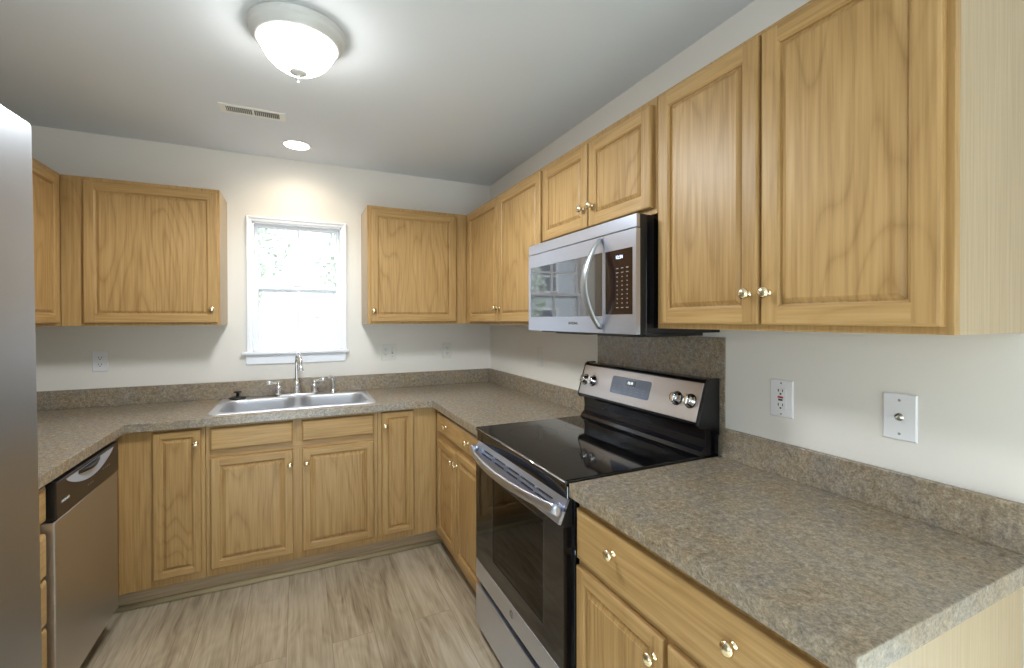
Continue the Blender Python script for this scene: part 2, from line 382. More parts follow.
# toe kick board and shoe moulding along the back run
struct(MB().box(-2.20, -.56, -.545, -.535, .0, .106).build('baseboard_back', toe_m))
m = MB(); L = []
for x in (-2.20, -.565):
    L.append([(x, -.545, 0)]+[(x, -.545-.016*math.cos(a), .021*math.sin(a)) for a in [i*PI/10 for i in range(6)]])
m.loops(L, 0, True); struct(m.build('trim_1', shoe_m))

# ------------------------------------------------------------------ cabinet parts (local frame: front looks to -y, x to the right, z up)
def panel_door(x0, x1, z0, z1, yf, fw, bev, style, parent, name='door', th=.019):
    """cope-and-stick raised panel door, front plane at y=yf (negative is outward); returned mesh local to its own lower-left corner"""
    W_, H = x1-x0, z1-z0
    def ring(d, h): return [(d, -h, d), (W_-d, -h, d), (W_-d, -h, H-d), (d, -h, H-d)]
    m = MB()
    prof = [(0, 0), (0, th-.006), (.002, th-.002), (.006, th)]
    inner = [(fw-.006, th), (fw-.003, th-.003), (fw-.001, th-.004), (fw, th-.009), (fw+.003, th-.0095)]
    if style == 'raised': inner += [(fw+.004, th-.009), (fw+bev, th-.0025), (fw+bev+.001, th-.001), (fw+bev+.004, th-.0005)]
    else: inner += [(fw+.004, th-.008), (fw+bev, th-.003), (fw+bev+.002, th-.002)]
    def bridge(a, b, mi_of):
        for k in range(4): m.quad([a[k], a[(k+1) % 4], b[(k+1) % 4], b[k]], mi_of(k))
    fm = lambda k: 1 if k % 2 == 0 else 0
    for i in range(len(prof)-1): bridge(ring(*prof[i]), ring(*prof[i+1]), fm)
    o = prof[-1][0]; q = inner[0][0]; y = -th
    m.quad([(o, y, o), (q, y, o), (q, y, H-o), (o, y, H-o)], 0); m.quad([(W_-q, y, o), (W_-o, y, o), (W_-o, y, H-o), (W_-q, y, H-o)], 0)
    m.quad([(q, y, o), (W_-q, y, o), (W_-q, y, q), (q, y, q)], 1); m.quad([(q, y, H-q), (W_-q, y, H-q), (W_-q, y, H-o), (q, y, H-o)], 1)
    for i in range(len(inner)-1):
        bridge(ring(*inner[i]), ring(*inner[i+1]), fm if inner[i+1][0] <= fw+.001 else (lambda k: 2))
    m.quad(ring(*inner[-1]), 2)
    m.quad(list(reversed(ring(0, 0))), 0)
    return m.build(name, [oak_v, oak_h, oak_b], parent, loc=(x0, yf+th, z0), weld=False)
KNOB = [(.0001, 0), (.0085, 0), (.0088, .002), (.0055, .0035), (.0045, .009), (.0052, .012), (.0105, .0145), (.0142, .0175), (.0150, .0205), (.0138, .024), (.0100, .0268), (.0050, .0284), (.0001, .029)]
def knob(x, z, parent, th=.019):
    """x,z in the parent's own frame"""
    m = MB(); m.lathe([(r, h) for r, h in KNOB], axis='y-', n=20)
    return m.build('knob', brass, parent, loc=(x, -th, z))
def slab_front(x0, x1, z0, z1, yf, parent, name='drawer', knobs=(), th=.019):
    W_, H = x1-x0, z1-z0
    m = MB()
    def ring(d, h): return [(d, -h, d), (W_-d, -h, d), (W_-d, -h, H-d), (d, -h, H-d)]
    pr = [(0, 0), (0, th-.007), (.002, th-.004), (.008, th-.0005), (.010, th)]
    for a, b in zip(pr, pr[1:]):
        A, B = ring(*a), ring(*b)
        for k in range(4): m.quad([A[k], A[(k+1) % 4], B[(k+1) % 4], B[k]])
    m.quad(ring(*pr[-1])); m.quad(list(reversed(ring(0, 0))))
    o = m.build(name, oak_h, parent, loc=(x0, yf+th, z0), weld=False)
    for kx, kz in knobs: knob(kx-x0, kz-z0, o)
    return o
def cabinet(name, label, loc, rz, x0, x1, z0, z1, depth, doors=(), drawers=(), rails=(), toe=0, hollow=False, side=None, bx=None, group=None, cat='cabinet', vis=None):
    """loc: wall point, all x/z absolute in the run's frame minus loc"""
    t = thing(name, label, cat, loc, rz, group)
    bx0, bx1 = bx or (x0, x1)
    m = MB()
    zb = z0+(toe if toe else 0)
    g = .0008
    if hollow:
        m.box(bx0+g, bx0+.018, -.003, -depth+.019, zb, z1).box(bx1-.018, bx1-g, -.003, -depth+.019, zb, z1)
        m.box(bx0+.018, bx1-.018, -.003, -.009, zb, z1-.25).box(bx0+.018, bx1-.018, -.009, -depth+.019, zb, zb+.018)
    else: m.box(bx0+g, bx1-g, -.003, -depth+.019, zb, z1)
    if toe: m.box(bx0+g, bx1-g, -.003, -depth+.080, z0+.0005, zb)
    m.build('body', side or maple, t, bevel=.001)
    fz = zb
    m = MB(); m.box(x0+g, x1-g, -depth+.019, -depth, fz, z1, 0)
    for (a, b, c, d) in rails: m.box(a, b, -depth+.01, -depth-.0006, c, d, 1)
    m.build('face_frame', [oak_v, oak_h], t, bevel=.0012)
    for (a, b, c, d, style, kx, kz) in doors:
        fw, bv = (.050, .013) if style == 'flat' else ((.044, .019) if (b-a) > .25 else (.038, .015))
        o = panel_door(a, b, c, d, -depth-.0195, fw, bv, style, t)
        if kx is not None: knob(kx-a, kz-c, o)
    for (a, b, c, d, ks) in drawers: slab_front(a, b, c, d, -depth-.0195, t, 'drawer' if ks else 'false_drawer_front', ks)
    return t
UZ0, UZ1 = 1.372, 2.134; UD = .303; BD = .610; BZ = .872
def rel(lst, zoff, x=0): return [(a, b, c-zoff, d-zoff)+tuple(r) for (a, b, c, d, *r) in lst]
dz = UZ0
# back run, upper left (door hinged left, beside the window)
cabinet('upper_cabinet', 'oak wall cabinet with one wide door on back wall, left of the window', (XL, 0, UZ0), 0, .303, -1.772-XL, 0, UZ1-UZ0, UD,
        doors=[(-2.359-XL, -1.783-XL, 1.387-dz, 2.114-dz, 'flat', -1.808-XL, 1.463-dz)], bx=(0.0, -1.772-XL))
# back run, upper right
cabinet('upper_cabinet', 'oak wall cabinet with one wide door on back wall, right of the window', (-.974, 0, UZ0), 0, 0, .974-.303, 0, UZ1-UZ0, UD,
        doors=[(.019, .591, 1.387-dz, 2.114-dz, 'flat', .038, 1.460-dz)], bx=(0, .974))
# right run upper cabinets
R = -PI/2
def ry(y, base): return base-y
b0 = -.303
cabinet('upper_cabinet', 'two-door oak wall cabinet in the right-hand corner, between back wall and microwave', (0, b0, UZ0), R, .001, 1.112, 0, UZ1-UZ0, UD,
        doors=[(.080, .594, 1.387-dz, 2.114-dz, 'flat', .575, 1.467-dz), (.602, 1.106, 1.387-dz, 2.114-dz, 'flat', .622, 1.467-dz)])
b0 = -1.416; zb = 1.750
cabinet('upper_cabinet', 'short two-door oak cabinet mounted directly above the microwave', (0, b0, zb), R, 0, .762, 0, UZ1-zb, UD,
        doors=[(.014, .384, 1.770-zb, 2.108-zb, 'flat', .358, 1.850-zb), (.393, .748, 1.770-zb, 2.108-zb, 'flat', .421, 1.850-zb)])
b0 = -2.179
cabinet('upper_cabinet', 'tall two-door oak wall cabinet nearest the camera, above the outlets on right wall', (0, b0, UZ0), R, 0, .746, 0, UZ1-UZ0, UD,
        doors=[(.018, .372, 1.387-dz, 2.118-dz, 'flat', .346, 1.467-dz), (.379, .733, 1.387-dz, 2.118-dz, 'flat', .401, 1.467-dz)])
# left wall upper
cabinet('upper_cabinet', 'oak wall cabinet on left wall, half hidden behind the refrigerator', (XL, -1.31, UZ0), PI/2, 0, 1.006, 0, UZ1-UZ0, UD,
        doors=[(.02, .475, 1.387-dz, 2.108-dz, 'flat', .45, 1.463-dz), (.483, .945, 1.387-dz, 2.108-dz, 'flat', .508, 1.463-dz)])

# base cabinets, back run
o_ = -2.143
bc = cabinet('base_cabinet', 'narrow one-door oak base cabinet beside dishwasher, left of the sink doors', (o_, 0, 0), 0, 0, .345, 0, BZ, BD,
        doors=[(.133, .328, .146, .858, 'raised', .309, .790)], toe=.106)
m = MB(); m.box(-.02, 0, -.612, -.730, .106, BZ); m.build('filler_strip', oak_v, bc)
cabinet('base_cabinet', 'wide oak sink base cabinet with two doors and two false drawer fronts', (-1.798, 0, 0), 0, 0, .838, 0, BZ-.0, BD,
        doors=[(.022, .396, .146, .706, 'raised', .381, .628), (.440, .816, .146, .706, 'raised', .462, .626)],
        drawers=[(.022, .396, .745, .856, ()), (.440, .816, .745, .856, ())], rails=[(.02, .82, .706, .745)], toe=.106, hollow=True)
cabinet('base_cabinet', 'narrow one-door oak base cabinet right of the sink doors, in the corner', (-.960, 0, 0), 0, 0, .349, 0, BZ, BD,
        doors=[(.022, .208, .146, .862, 'raised', .041, .785)], toe=.106)
# right run A (corner to range)
b0 = -.612
cabinet('base_cabinet', 'oak base cabinet between back corner and range, one drawer over two doors', (0, b0, 0), R, 0, .800, 0, BZ, BD,
        doors=[(.082, .416, .146, .690, 'raised', .398, .640), (.436, .786, .146, .708, 'raised', .456, .640)],
        drawers=[(.082, .786, .742, .852, ((.274, .802), (.634, .802)))], rails=[(.08, .79, .705, .742)], toe=.095)
# right run B (near)
b0 = -2.178
cabinet('base_cabinet', 'oak base cabinet in the right foreground, wide drawer with two knobs over two doors', (0, b0, 0), R, 0, .746, 0, BZ, BD,
        doors=[(.010, .362, .125, .672, 'raised', .340, .622), (.378, .734, .125, .672, 'raised', .400, .622)],
        drawers=[(.010, .734, .694, .842, ((.190, .790), (.552, .786)))], rails=[(.01, .735, .672, .694)], toe=.095)
# left drawer stack beyond the dishwasher
cabinet('drawer_cabinet', 'oak stack of four drawers between refrigerator and dishwasher', (XL, -1.925, 0), PI/2, 0, .607, 0, BZ, BD,
        drawers=[(.03, .601, a, b, ((.315, (a+b)/2),)) for a, b in ((.742, .857), (.560, .700), (.402, .548), (.130, .388))], toe=.095)

# ------------------------------------------------------------------ countertops
def grid_slab(xs, ys, keep, z0, z1):
    m = MB(); K = {(i, j) for i in range(len(xs)-1) for j in range(len(ys)-1) if keep((xs[i]+xs[i+1])/2, (ys[j]+ys[j+1])/2)}
    for i, j in K:
        a, b, c, d = xs[i], xs[i+1], ys[j], ys[j+1]
        m.quad([(a, c, z1), (b, c, z1), (b, d, z1), (a, d, z1)]); m.quad([(a, d, z0), (b, d, z0), (b, c, z0), (a, c, z0)])
        if (i-1, j) not in K: m.quad([(a, d, z0), (a, c, z0), (a, c, z1), (a, d, z1)])
        if (i+1, j) not in K: m.quad([(b, c, z0), (b, d, z0), (b, d, z1), (b, c, z1)])
        if (i, j-1) not in K: m.quad([(a, c, z0), (b, c, z0), (b, c, z1), (a, c, z1)])
        if (i, j+1) not in K: m.quad([(b, d, z0), (a, d, z0), (a, d, z1), (b, d, z1)])
    return m
CT0, CT1 = .8728, .914
SX0, SX1, SY0, SY1 = -1.800, -.957, -.578, -.045     # sink outline
XI = XL+.002; OV = .645
xs = [XI, XL+OV, SX0+.02, SX1-.02, -OV, -.002]; ys = [-1.925, -1.411, -OV, SY0+.02, SY1-.02, -.002]
def keep(x, y):
    if SX0+.02 < x < SX1-.02 and SY0+.02 < y < SY1-.02: return False
    if y > -OV: return True
    if x < XL+OV: return True
    return x > -OV and y > -1.411
t = thing('countertop', 'U-shaped mottled grey-brown laminate worktop around the sink', 'countertop', (-1.4, -.3, CT0))
def CTP(m, name, **k): return m.build(name, counter_m, t, loc=(1.4, .3, -CT0), **k)
CTP(grid_slab(xs, ys, keep, CT0, CT1), 'worktop', bevel=.0022)
m = MB(); m.box(XI+.019, -.021, -.021, -.002, CT1, 1.016); CTP(m, 'backsplash', bevel=.002)
m = MB(); m.box(-.021, -.002, -1.411, -.002, CT1, 1.016); CTP(m, 'backsplash', bevel=.002)
m = MB(); m.box(XI, XI+.019, -1.925, -.002, CT1, 1.016); CTP(m, 'backsplash', bevel=.002)
t = thing('countertop', 'straight mottled grey-brown laminate worktop in right foreground, beside the range', 'countertop', (-.32, -2.56, CT0))
m = MB(); m.box(-OV, -.002, -2.946, -2.176, CT0, CT1); m.build('worktop', counter_m, t, loc=(.32, 2.56, -CT0), bevel=.0022)
m = MB(); m.box(-.021, -.002, -2.946, -2.192, CT1, 1.016); m.build('backsplash', counter_m, t, loc=(.32, 2.56, -CT0), bevel=.002)
tag(MB().box(-.0065, -.0012, -2.191, -1.436, .92, 1.336).build('splash_panel', counter_m, bevel=.001), 'mottled laminate splash panel on right wall between range and microwave', 'panel')

# ------------------------------------------------------------------ sink
def rrect(x0, x1, y0, y1, r, z, n=6):
    pts = []
    for cx, cy, a0 in ((x1-r, y1-r, 0), (x0+r, y1-r, PI/2), (x0+r, y0+r, PI), (x1-r, y0+r, 3*PI/2)):
        for i in range(n+1):
            a = a0+PI/2*i/n; pts.append((cx+r*math.cos(a), cy+r*math.sin(a), z))
    return pts
t = thing('kitchen_sink', 'double-bowl stainless steel drop-in sink under the window', 'sink', (-1.378, -.3, CT1))
def SP(m, name, mat, parent=None, **k): return m.build(name, mat, parent or t, loc=(1.378, .3, -CT1) if not parent else (0, 0, 0), **k)
bowls = [(-1.755, -1.394, SY0+.036, -.145), (-1.362, -1.000, SY0+.036, -.145)]
bm = bmesh.new(); zt = CT1+.0045
def ringv(pts): 
    vs = [bm.verts.new(p) for p in pts]; es = [bm.edges.new((vs[i], vs[(i+1) % len(vs)])) for i in range(len(vs))]; return vs, es
ov, oe = ringv(rrect(SX0+.010, SX1-.010, SY0+.010, SY1-.010, .03, zt))
E_ = list(oe)
for b in bowls: E_ += ringv(rrect(b[0]-.008, b[1]+.008, b[2]-.008, b[3]+.008, .078, zt))[1]
bmesh.ops.triangle_fill(bm, edges=E_, use_beauty=True)
outer2 = [bm.verts.new(p) for p in rrect(SX0+.002, SX1-.002, SY0+.002, SY1-.002, .035, CT1+.0030)]
outer3 = [bm.verts.new(p) for p in rrect(SX0, SX1, SY0, SY1, .036, CT1+.0002)]
for A, B in ((ov, outer2), (outer2, outer3)):
    for i in range(len(A)): bm.faces.new((A[i], A[(i+1) % len(A)], B[(i+1) % len(A)], B[i]))
bmesh.ops.recalc_face_normals(bm, faces=bm.faces)
me = bpy.data.meshes.new('rim'); bm.to_mesh(me); bm.free(); me.materials.append(steel_s)
o = bpy.data.objects.new('rim', me); COL.objects.link(o); o.parent = t; o.location = (1.378, .3, -CT1)
for b in bowls:
    m = MB(); L = []
    for d, r, z in ((-.008, .078, zt), (-.003, .074, zt-.001), (.001, .070, zt-.008), (.004, .068, zt-.03), (.012, .066, CT1-.13), (.020, .062, CT1-.155), (.036, .055, CT1-.168), (.06, .045, CT1-.172)):
        L.append(rrect(b[0]+d, b[1]-d, b[2]+d, b[3]-d, r, z))
    m.loops(L, 0, True, cap0=False)
    bo = SP(m, 'basin', steel_s)
    d = MB(); cx, cy = (b[0]+b[1])/2, (b[2]+b[3])/2
    d.lathe([(.045, CT1-.1715), (.045, CT1-.169), (.038, CT1-.169), (.034, CT1-.173), (.0001, CT1-.173)], (cx, cy, 0), n=24)
    d.build('drain', chrome, bo)

# faucet
fz = zt
t = thing('kitchen_faucet', 'chrome gooseneck faucet with two lever handles behind the sink', 'faucet', (-1.384, -.095, fz))
m = MB(); L = []
for d, z in ((0, 0), (0, .006), (.003, .011), (.010, .013)):
    L.append(rrect(-.122+d, .122-d, -.026+d, .026-d, .0245-d, z))
m.loops(L, 0, True); m.build('base_plate', chrome, t)
m = MB(); m.lathe([(.024, .012), (.024, .020), (.018, .030), (.019, .045), (.0205, .058), (.017, .066), (.0165, .072), (.012, .078), (.0115, .095)], n=20)
m.build('hub', chrome, t)
p = smooth_path([(0, 0, .085), (0, 0, .16), (0, -.002, .215), (0, -.022, .252), (.008, -.062, .268), (.018, -.102, .252), (.023, -.122, .215), (.024, -.126, .185)], 8)
m = MB(); m.tube(p, .0110, 14); sp = m.build('spout', chrome, t)
m = MB(); m.lathe([(.0105, .0), (.0150, .003), (.0150, .022), (.0120, .026), (.011, .030)], (.024, -.126, .163), n=18); m.build('aerator', chrome, sp)
for sx in (-1, 1):
    m = MB(); m.lathe([(.023, .012), (.023, .020), (.017, .028), (.016, .042), (.0195, .050), (.0195, .058), (.013, .064), (.0125, .074), (.0150, .080), (.010, .092), (.0001, .094)], (sx*.105, 0, 0), n=18)
    h = m.build('handle', chrome, t)
    m = MB(); a = Vector((sx*.105, 0, .084)); dirv = Vector((sx*1, -.08, .05 if sx < 0 else .16)).normalized()
    m.tube([a-dirv*.006, a+dirv*.012, a+dirv*.024, a+dirv*.038, a+dirv*.052, a+dirv*.064, a+dirv*.068], [.006, .0085, .0075, .012, .0145, .012, .004], 14)
    m.build('lever', chrome, h)
t = thing('side_sprayer', 'slim chrome side sprayer standing right of the faucet', 'sprayer', (-1.165, -.090, fz))
m = MB(); m.lathe([(.022, 0), (.022, .006), (.014, .010), (.013, .022), (.0115, .024)], n=18); m.build('holder', chrome, t)
m = MB(); m.tube(smooth_path([(0, 0, .020), (0, 0, .055), (-.003, -.002, .085), (-.012, -.010, .103), (-.024, -.020, .108)], 6), [.0125]*6+[.013]*6+[.012]*6+[.013]*7, 14); m.build('spray_head', chrome, t)
t = thing('sink_stopper', 'small black rubber sink stopper with T handle on back left sink rim', 'stopper', (-1.712, -.100, zt))
m = MB(); m.lathe([(.0001, 0), (.040, 0), (.047, .003), (.048, .008), (.038, .013), (.014, .017), (.0001, .017)], n=22); m.build('plug', black_pl, t)
m = MB(); m.lathe([(.009, .015), (.008, .034), (.010, .038), (.023, .040), (.023, .047), (.0001, .049)], n=16); m.build('stem', black_pl, t)

# ------------------------------------------------------------------ dishwasher (front looks to +x)
t = thing('dishwasher', 'stainless dishwasher with black control strip under the left worktop', 'dishwasher', (XL, -1.316, 0), PI/2)
dw = .584; fy = -(-2.110-XL)       # front plane (local -y)
m = MB(); m.box(.004, dw-.004, -.03, -.585, .10, .862); m.build('tub', black_pl, t)
m = MB(); m.box(.006, .582, fy, -.592, .115, .728); m.build('door', steel_d, t, bevel=.004, seg=3)
m = MB(); m.box(.02, dw-.02, -.54, -.550, .006, .108); m.build('toe_panel', black_pl, t)
# control strip with a dished pocket handle
m = MB(); m.box(.006, .582, fy-.004, -.592, .731, .860)
for i_, f_ in enumerate(m.f):
    if i_ == 2: m.mi[i_] = 1
cp = m.build('control_panel', [black_pl, brown_pl], t, bevel=.004, seg=3)
m = MB(); nn = 24; top = []; bot = []
xa, xb, zt_ = .075, .520, .850
for i in range(nn+1):
    u = i/nn; x = xa+(xb-xa)*u
    bot.append((x, fy-.0052, zt_-.056*math.sin(PI*u)**.75)); top.append((x, fy-.0052, zt_))
for i in range(nn): m.quad([bot[i], bot[i+1], top[i+1], top[i]])
m.build('pocket_handle', simple('pocket_handle_silver', (.50, .55, .66, 1), .35, .3), cp, weld=True).modifiers.new('s', 'SOLIDIFY').thickness = .001
m = MB(); L = []
for i in range(nn+1):
    u = i/nn; x = .17+.2*u
    L.append([(x, fy-.006, zt_+.0-.0), (x, fy-.0165*math.sin(PI*u)-.006, zt_-.004), (x, fy-.012*math.sin(PI*u)-.006, zt_-.012-.006*math.sin(PI*u)), (x, fy-.006, zt_-.014)])
m.loops(L, 0, True); m.build('grip_lip', black_pl, cp)
for k in range(4): MB().box(.405+k*.022, .413+k*.022, fy-.0046, fy-.004, .785, .789).build('button', grey_mark, cp)
for k in range(3): MB().box(.255+k*.02, .268+k*.02, fy-.0046, fy-.004, .768, .771).build('button', grey_mark, cp)
lettering('FRIGIDAIRE', .012, simple('pale_lettering', (.7, .7, .7, 1), .4), cp, (.072, fy-.0045, .782), (PI/2, 0, 0))

# ------------------------------------------------------------------ refrigerator (front looks to +x)
t = thing('refrigerator', 'tall stainless steel refrigerator at the left edge, nearest the camera', 'refrigerator', (XL-.039, -2.842, 0), PI/2)
t.rotation_euler = (-.0085, 0, PI/2-.05)
fw_ = .905; fx = -(-1.881-XL)
fr_m = stainless('brushed_fridge_steel', (.45, .46, .49), .36, 'x')
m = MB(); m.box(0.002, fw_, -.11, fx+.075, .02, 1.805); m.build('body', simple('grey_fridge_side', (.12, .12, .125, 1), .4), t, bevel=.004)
def fdoor(x0, x1, z0, z1, name):
    m = MB(); L = []
    r = .012
    def cs(z, ins):
        return [(x0+ins, fx+.07, z), (x1-ins, fx+.07, z), (x1-ins, fx+r+ins, z), (x1-ins-r*.3, fx+r*.3+ins, z), (x1-ins-r, fx+ins, z), (x0+ins+r, fx+ins, z), (x0+ins+r*.3, fx+r*.3+ins, z), (x0+ins, fx+r+ins, z)]
    for z, ins in ((z0, .006), (z0+.003, .001), (z0+.008, 0), (z1-.010, 0), (z1-.003, .002), (z1, .007)): L.append(cs(z, ins))
    m.loops(L, 0, False); return m.build(name, fr_m, t)
for x0, x1, hx in ((.0, .498, .455), (.504, fw_, .547)):
    d = fdoor(x0, x1, .055, 1.822, 'door')
    m = MB(); m.tube(smooth_path([(hx, fx-.002, .62), (hx, fx-.045, .65), (hx, fx-.055, .95), (hx, fx-.055, 1.3), (hx, fx-.045, 1.60), (hx, fx-.002, 1.63)], 5), .011, 12); m.build('handle', steel, d)
m = MB(); m.box(.02, fw_-.02, fx+.075, fx+.10, .0, .05); m.build('toe_grille', black_pl, t)

# ------------------------------------------------------------------ range (front looks to -x; local x runs towards the camera)
t = thing('electric_range', 'stainless and black electric range with glass cooktop between right worktops', 'range', (0, -1.4145, 0), R)
rw = .7575; F = -.650
m = MB(); m.box(.002, rw-.002, -.028, F+.030, .02, .905); m.build('chassis', black_en, t, bevel=.002)
m = MB(); m.box(.03, rw-.03, -.10, F+.09, .0, .02); m.build('plinth', black_pl, t)
m = MB(); m.box(0, rw, -.085, F-.004, .905, .921); ct = m.build('cooktop', black_gl, t, bevel=.004, seg=3)
m = MB(); m.tube([(.004, F-.0045, .9165), (rw-.004, F-.0045, .9165)], .0022, 8)
m.build('trim_strip', chrome, ct)
# faint burner rings
ring_m = simple('faint_ring_print', (.06, .06, .06, 1), .25)
for cx, cy, rr in ((.20, -.47, .105), (.56, -.47, .085), (.20, -.22, .075), (.56, -.22, .105)):
    m = MB(); n_ = 48; A = [(cx+rr*math.cos(2*PI*i/n_), cy+rr*math.sin(2*PI*i/n_), .92115) for i in range(n_)]
    B = [(cx+(rr-.0012)*math.cos(2*PI*i/n_), cy+(rr-.0012)*math.sin(2*PI*i/n_), .92115) for i in range(n_)]
    for i in range(n_): m.quad([A[i], A[(i+1) % n_], B[(i+1) % n_], B[i]])
    m.build('burner_ring', ring_m, ct)
m = MB(); m.box(.001, rw-.001, F+.030, F+.002, .862, .904); m.build('fascia', black_gl, t, bevel=.003)
# oven door
FD = F-.004
m = MB(); dx0, dx1 = .003, rw-.013; wx0, wx1, wz0, wz1 = .195, .620, .410, .748
m.box(dx0, wx0, FD, F+.030, .335, .775).box(wx1, dx1, FD, F+.030, .335, .775).box(wx0, wx1, FD, F+.030, .335, wz0).box(wx0, wx1, FD, F+.030, wz1, .775)
od = m.build('oven_door', black_gl, t)
m = MB(); m.box(dx0, dx1, FD-.002, F+.030, .252, .335); m.build('lower_trim', steel, od, bevel=.003)
m = MB(); m.box(wx0, wx1, FD+.001, FD+.004, wz0, wz1); m.build('window_glass', oven_gl, od)
m = MB(); e = .006
m.box(wx0-e, wx0, FD-.0004, FD+.01, wz0-e, wz1+e).box(wx1, wx1+e, FD-.0004, FD+.01, wz0-e, wz1+e).box(wx0, wx1, FD-.0004, FD+.01, wz0-e, wz0).box(wx0, wx1, FD-.0004, FD+.01, wz1, wz1+e)
m.build('window_border', simple('grey_glass_border', (.035, .035, .037, 1), .15), od)
m = MB(); cz0, cz1 = wz0-.0, wz1   # recess between panes with a lit-edge liner
m.box(wx0, wx1, F+.0275, F+.0295, wz0, wz1); m.build('inner_pane', dark_in, od)
m = MB()
for zz in (.50, .62):
    m.tube([(wx0+.004, F+.016, zz), (wx1-.004, F+.016, zz)], .0022, 6)
    for k in range(1, 14): m.tube([(wx0+(wx1-wx0)*k/14, F+.014, zz), (wx0+(wx1-wx0)*k/14, F+.026, zz)], .0014, 6)
m.build('rack', chrome, od)
# vented stainless bezel, leaning back towards the cooktop
m = MB(); BH = .078
slots = [(.085+k*.121, .085+k*.121+.106) for k in range(5)]
m.box(dx0, dx1, 0, .010, -.022, 0).box(dx0, dx1, 0, .010, -BH, -.045).box(dx0, dx1, 0, .010, -.038, -.029)
xx = [dx0]+[v for s_ in slots for v in s_]+[dx1]
for a, b in zip(xx[::2], xx[1::2]): m.box(a, b, 0, .010, -.045, -.022)
bz = m.build('bezel', steel, od, loc=(0, F+.010, .860), rot=(-.42, 0, 0))
m = MB(); m.box(.05, rw-.05, .0101, .012, -.052, -.016); m.build('vent_shadow', slot_m, bz)
m = MB(); m.loops([[(x, F+.028, .775), (x, F+.028, .856), (x, F+.018, .856), (x, F-.008, .792), (x, F-.006, .775)] for x in (dx0, dx1)], 0, False); m.build('door_cap', black_pl, od)
# bowed handle with round end mounts
hz = .832
m = MB(); L = []; N = 30
for i in range(N+1):
    u = i/N; x = -.004+(rw-.004)*u; bow = FD-.022-.050*math.sin(PI*u)**.8
    L.append([(x, bow-.007*math.cos(a), hz+.0165*math.sin(a)) for a in [2*PI*k/14 for k in range(14)]])
m.loops(L, 0, True); hd = m.build('handle', steel, od)
for x in (.020, rw-.028):
    m = MB(); m.lathe([(.014, 0), (.014, .020), (.0115, .026)], (x, FD-.003, hz), axis='y-', n=18); m.build('handle_mount', steel, hd)
m = MB(); m.box(dx0, dx1, FD-.003, F+.030, .045, .224); dr = m.build('storage_drawer', steel, t, bevel=.004, seg=3)
m = MB(); m.box(.02, rw-.02, F+.012, F+.032, .226, .250); m.build('drawer_gap', black_pl, t)
# round maker's badge on the lower trim
bx_, bz_ = .379, .299
m = MB(); m.lathe([(.0155, 0), (.0155, .0012), (.0135, .0014), (.0135, .0006), (.0001, .0006)], (bx_, FD-.002, bz_), axis='y-', n=28); bd = m.build('badge', simple('badge_grey', (.28, .28, .29, 1), .3, .8), od)
lettering('GE', .017, chrome, bd, (bx_, FD-.0031, bz_), (PI/2, 0, 0))
# backguard
prof = [(-.010, .905), (-.010, 1.186), (-.052, 1.186), (-.060, 1.184), (-.066, 1.176), (-.108, 1.040), (-.110, 1.030), (-.104, 1.022), (-.078, 1.012), (-.074, .975), (-.078, .948), (-.092, .935), (-.100, .921), (-.095, .905)]
m = MB(); m.loops([[(x, y, z) for y, z in prof] for x in (.004, rw-.004)], 0, False); bgd = m.build('backguard', black_en, t, bevel=.0015)
# end cap mould (slightly wider shell on each end)
for x0, x1 in ((-.0005, .010), (rw-.010, rw+.0005)):
    p2 = [(-.009, .985), (-.009, 1.190), (-.056, 1.190), (-.068, 1.182), (-.112, 1.040), (-.114, 1.030), (-.104, 1.018), (-.06, 1.010)]
    m = MB(); m.loops([[(x, y, z) for y, z in p2] for x in (x0, x1)], 0, False); m.build('end_cap', black_pl, bgd, bevel=.002)
def on_panel(u, v, h=0):
    """point on the slanted panel: u along width, v 0..1 up the face, h outward"""
    a = Vector((0, -.1085, 1.037)); b = Vector((0, -.0670, 1.173)); d = (b-a); nrm = Vector((0, -d.z, d.y)).normalized()
    q = a+d*v+nrm*h; return Vector((u, q.y, q.z))
tilt = math.atan2(.0415, .136)
def pquad(x0, x1, v0, v1, h0, h1, m=None, r=.0):
    m = m or MB(); q = [(x0, v0), (x1, v0), (x1, v1), (x0, v1)]
    m.loops([[on_panel(a, b, h0) for a, b in q], [on_panel(a, b, h1) for a, b in q]], 0, False); return m
cpn = pquad(.010, rw-.014, .0, 1.0, 0, .004).build('control_panel', steel_d, bgd, bevel=.002)
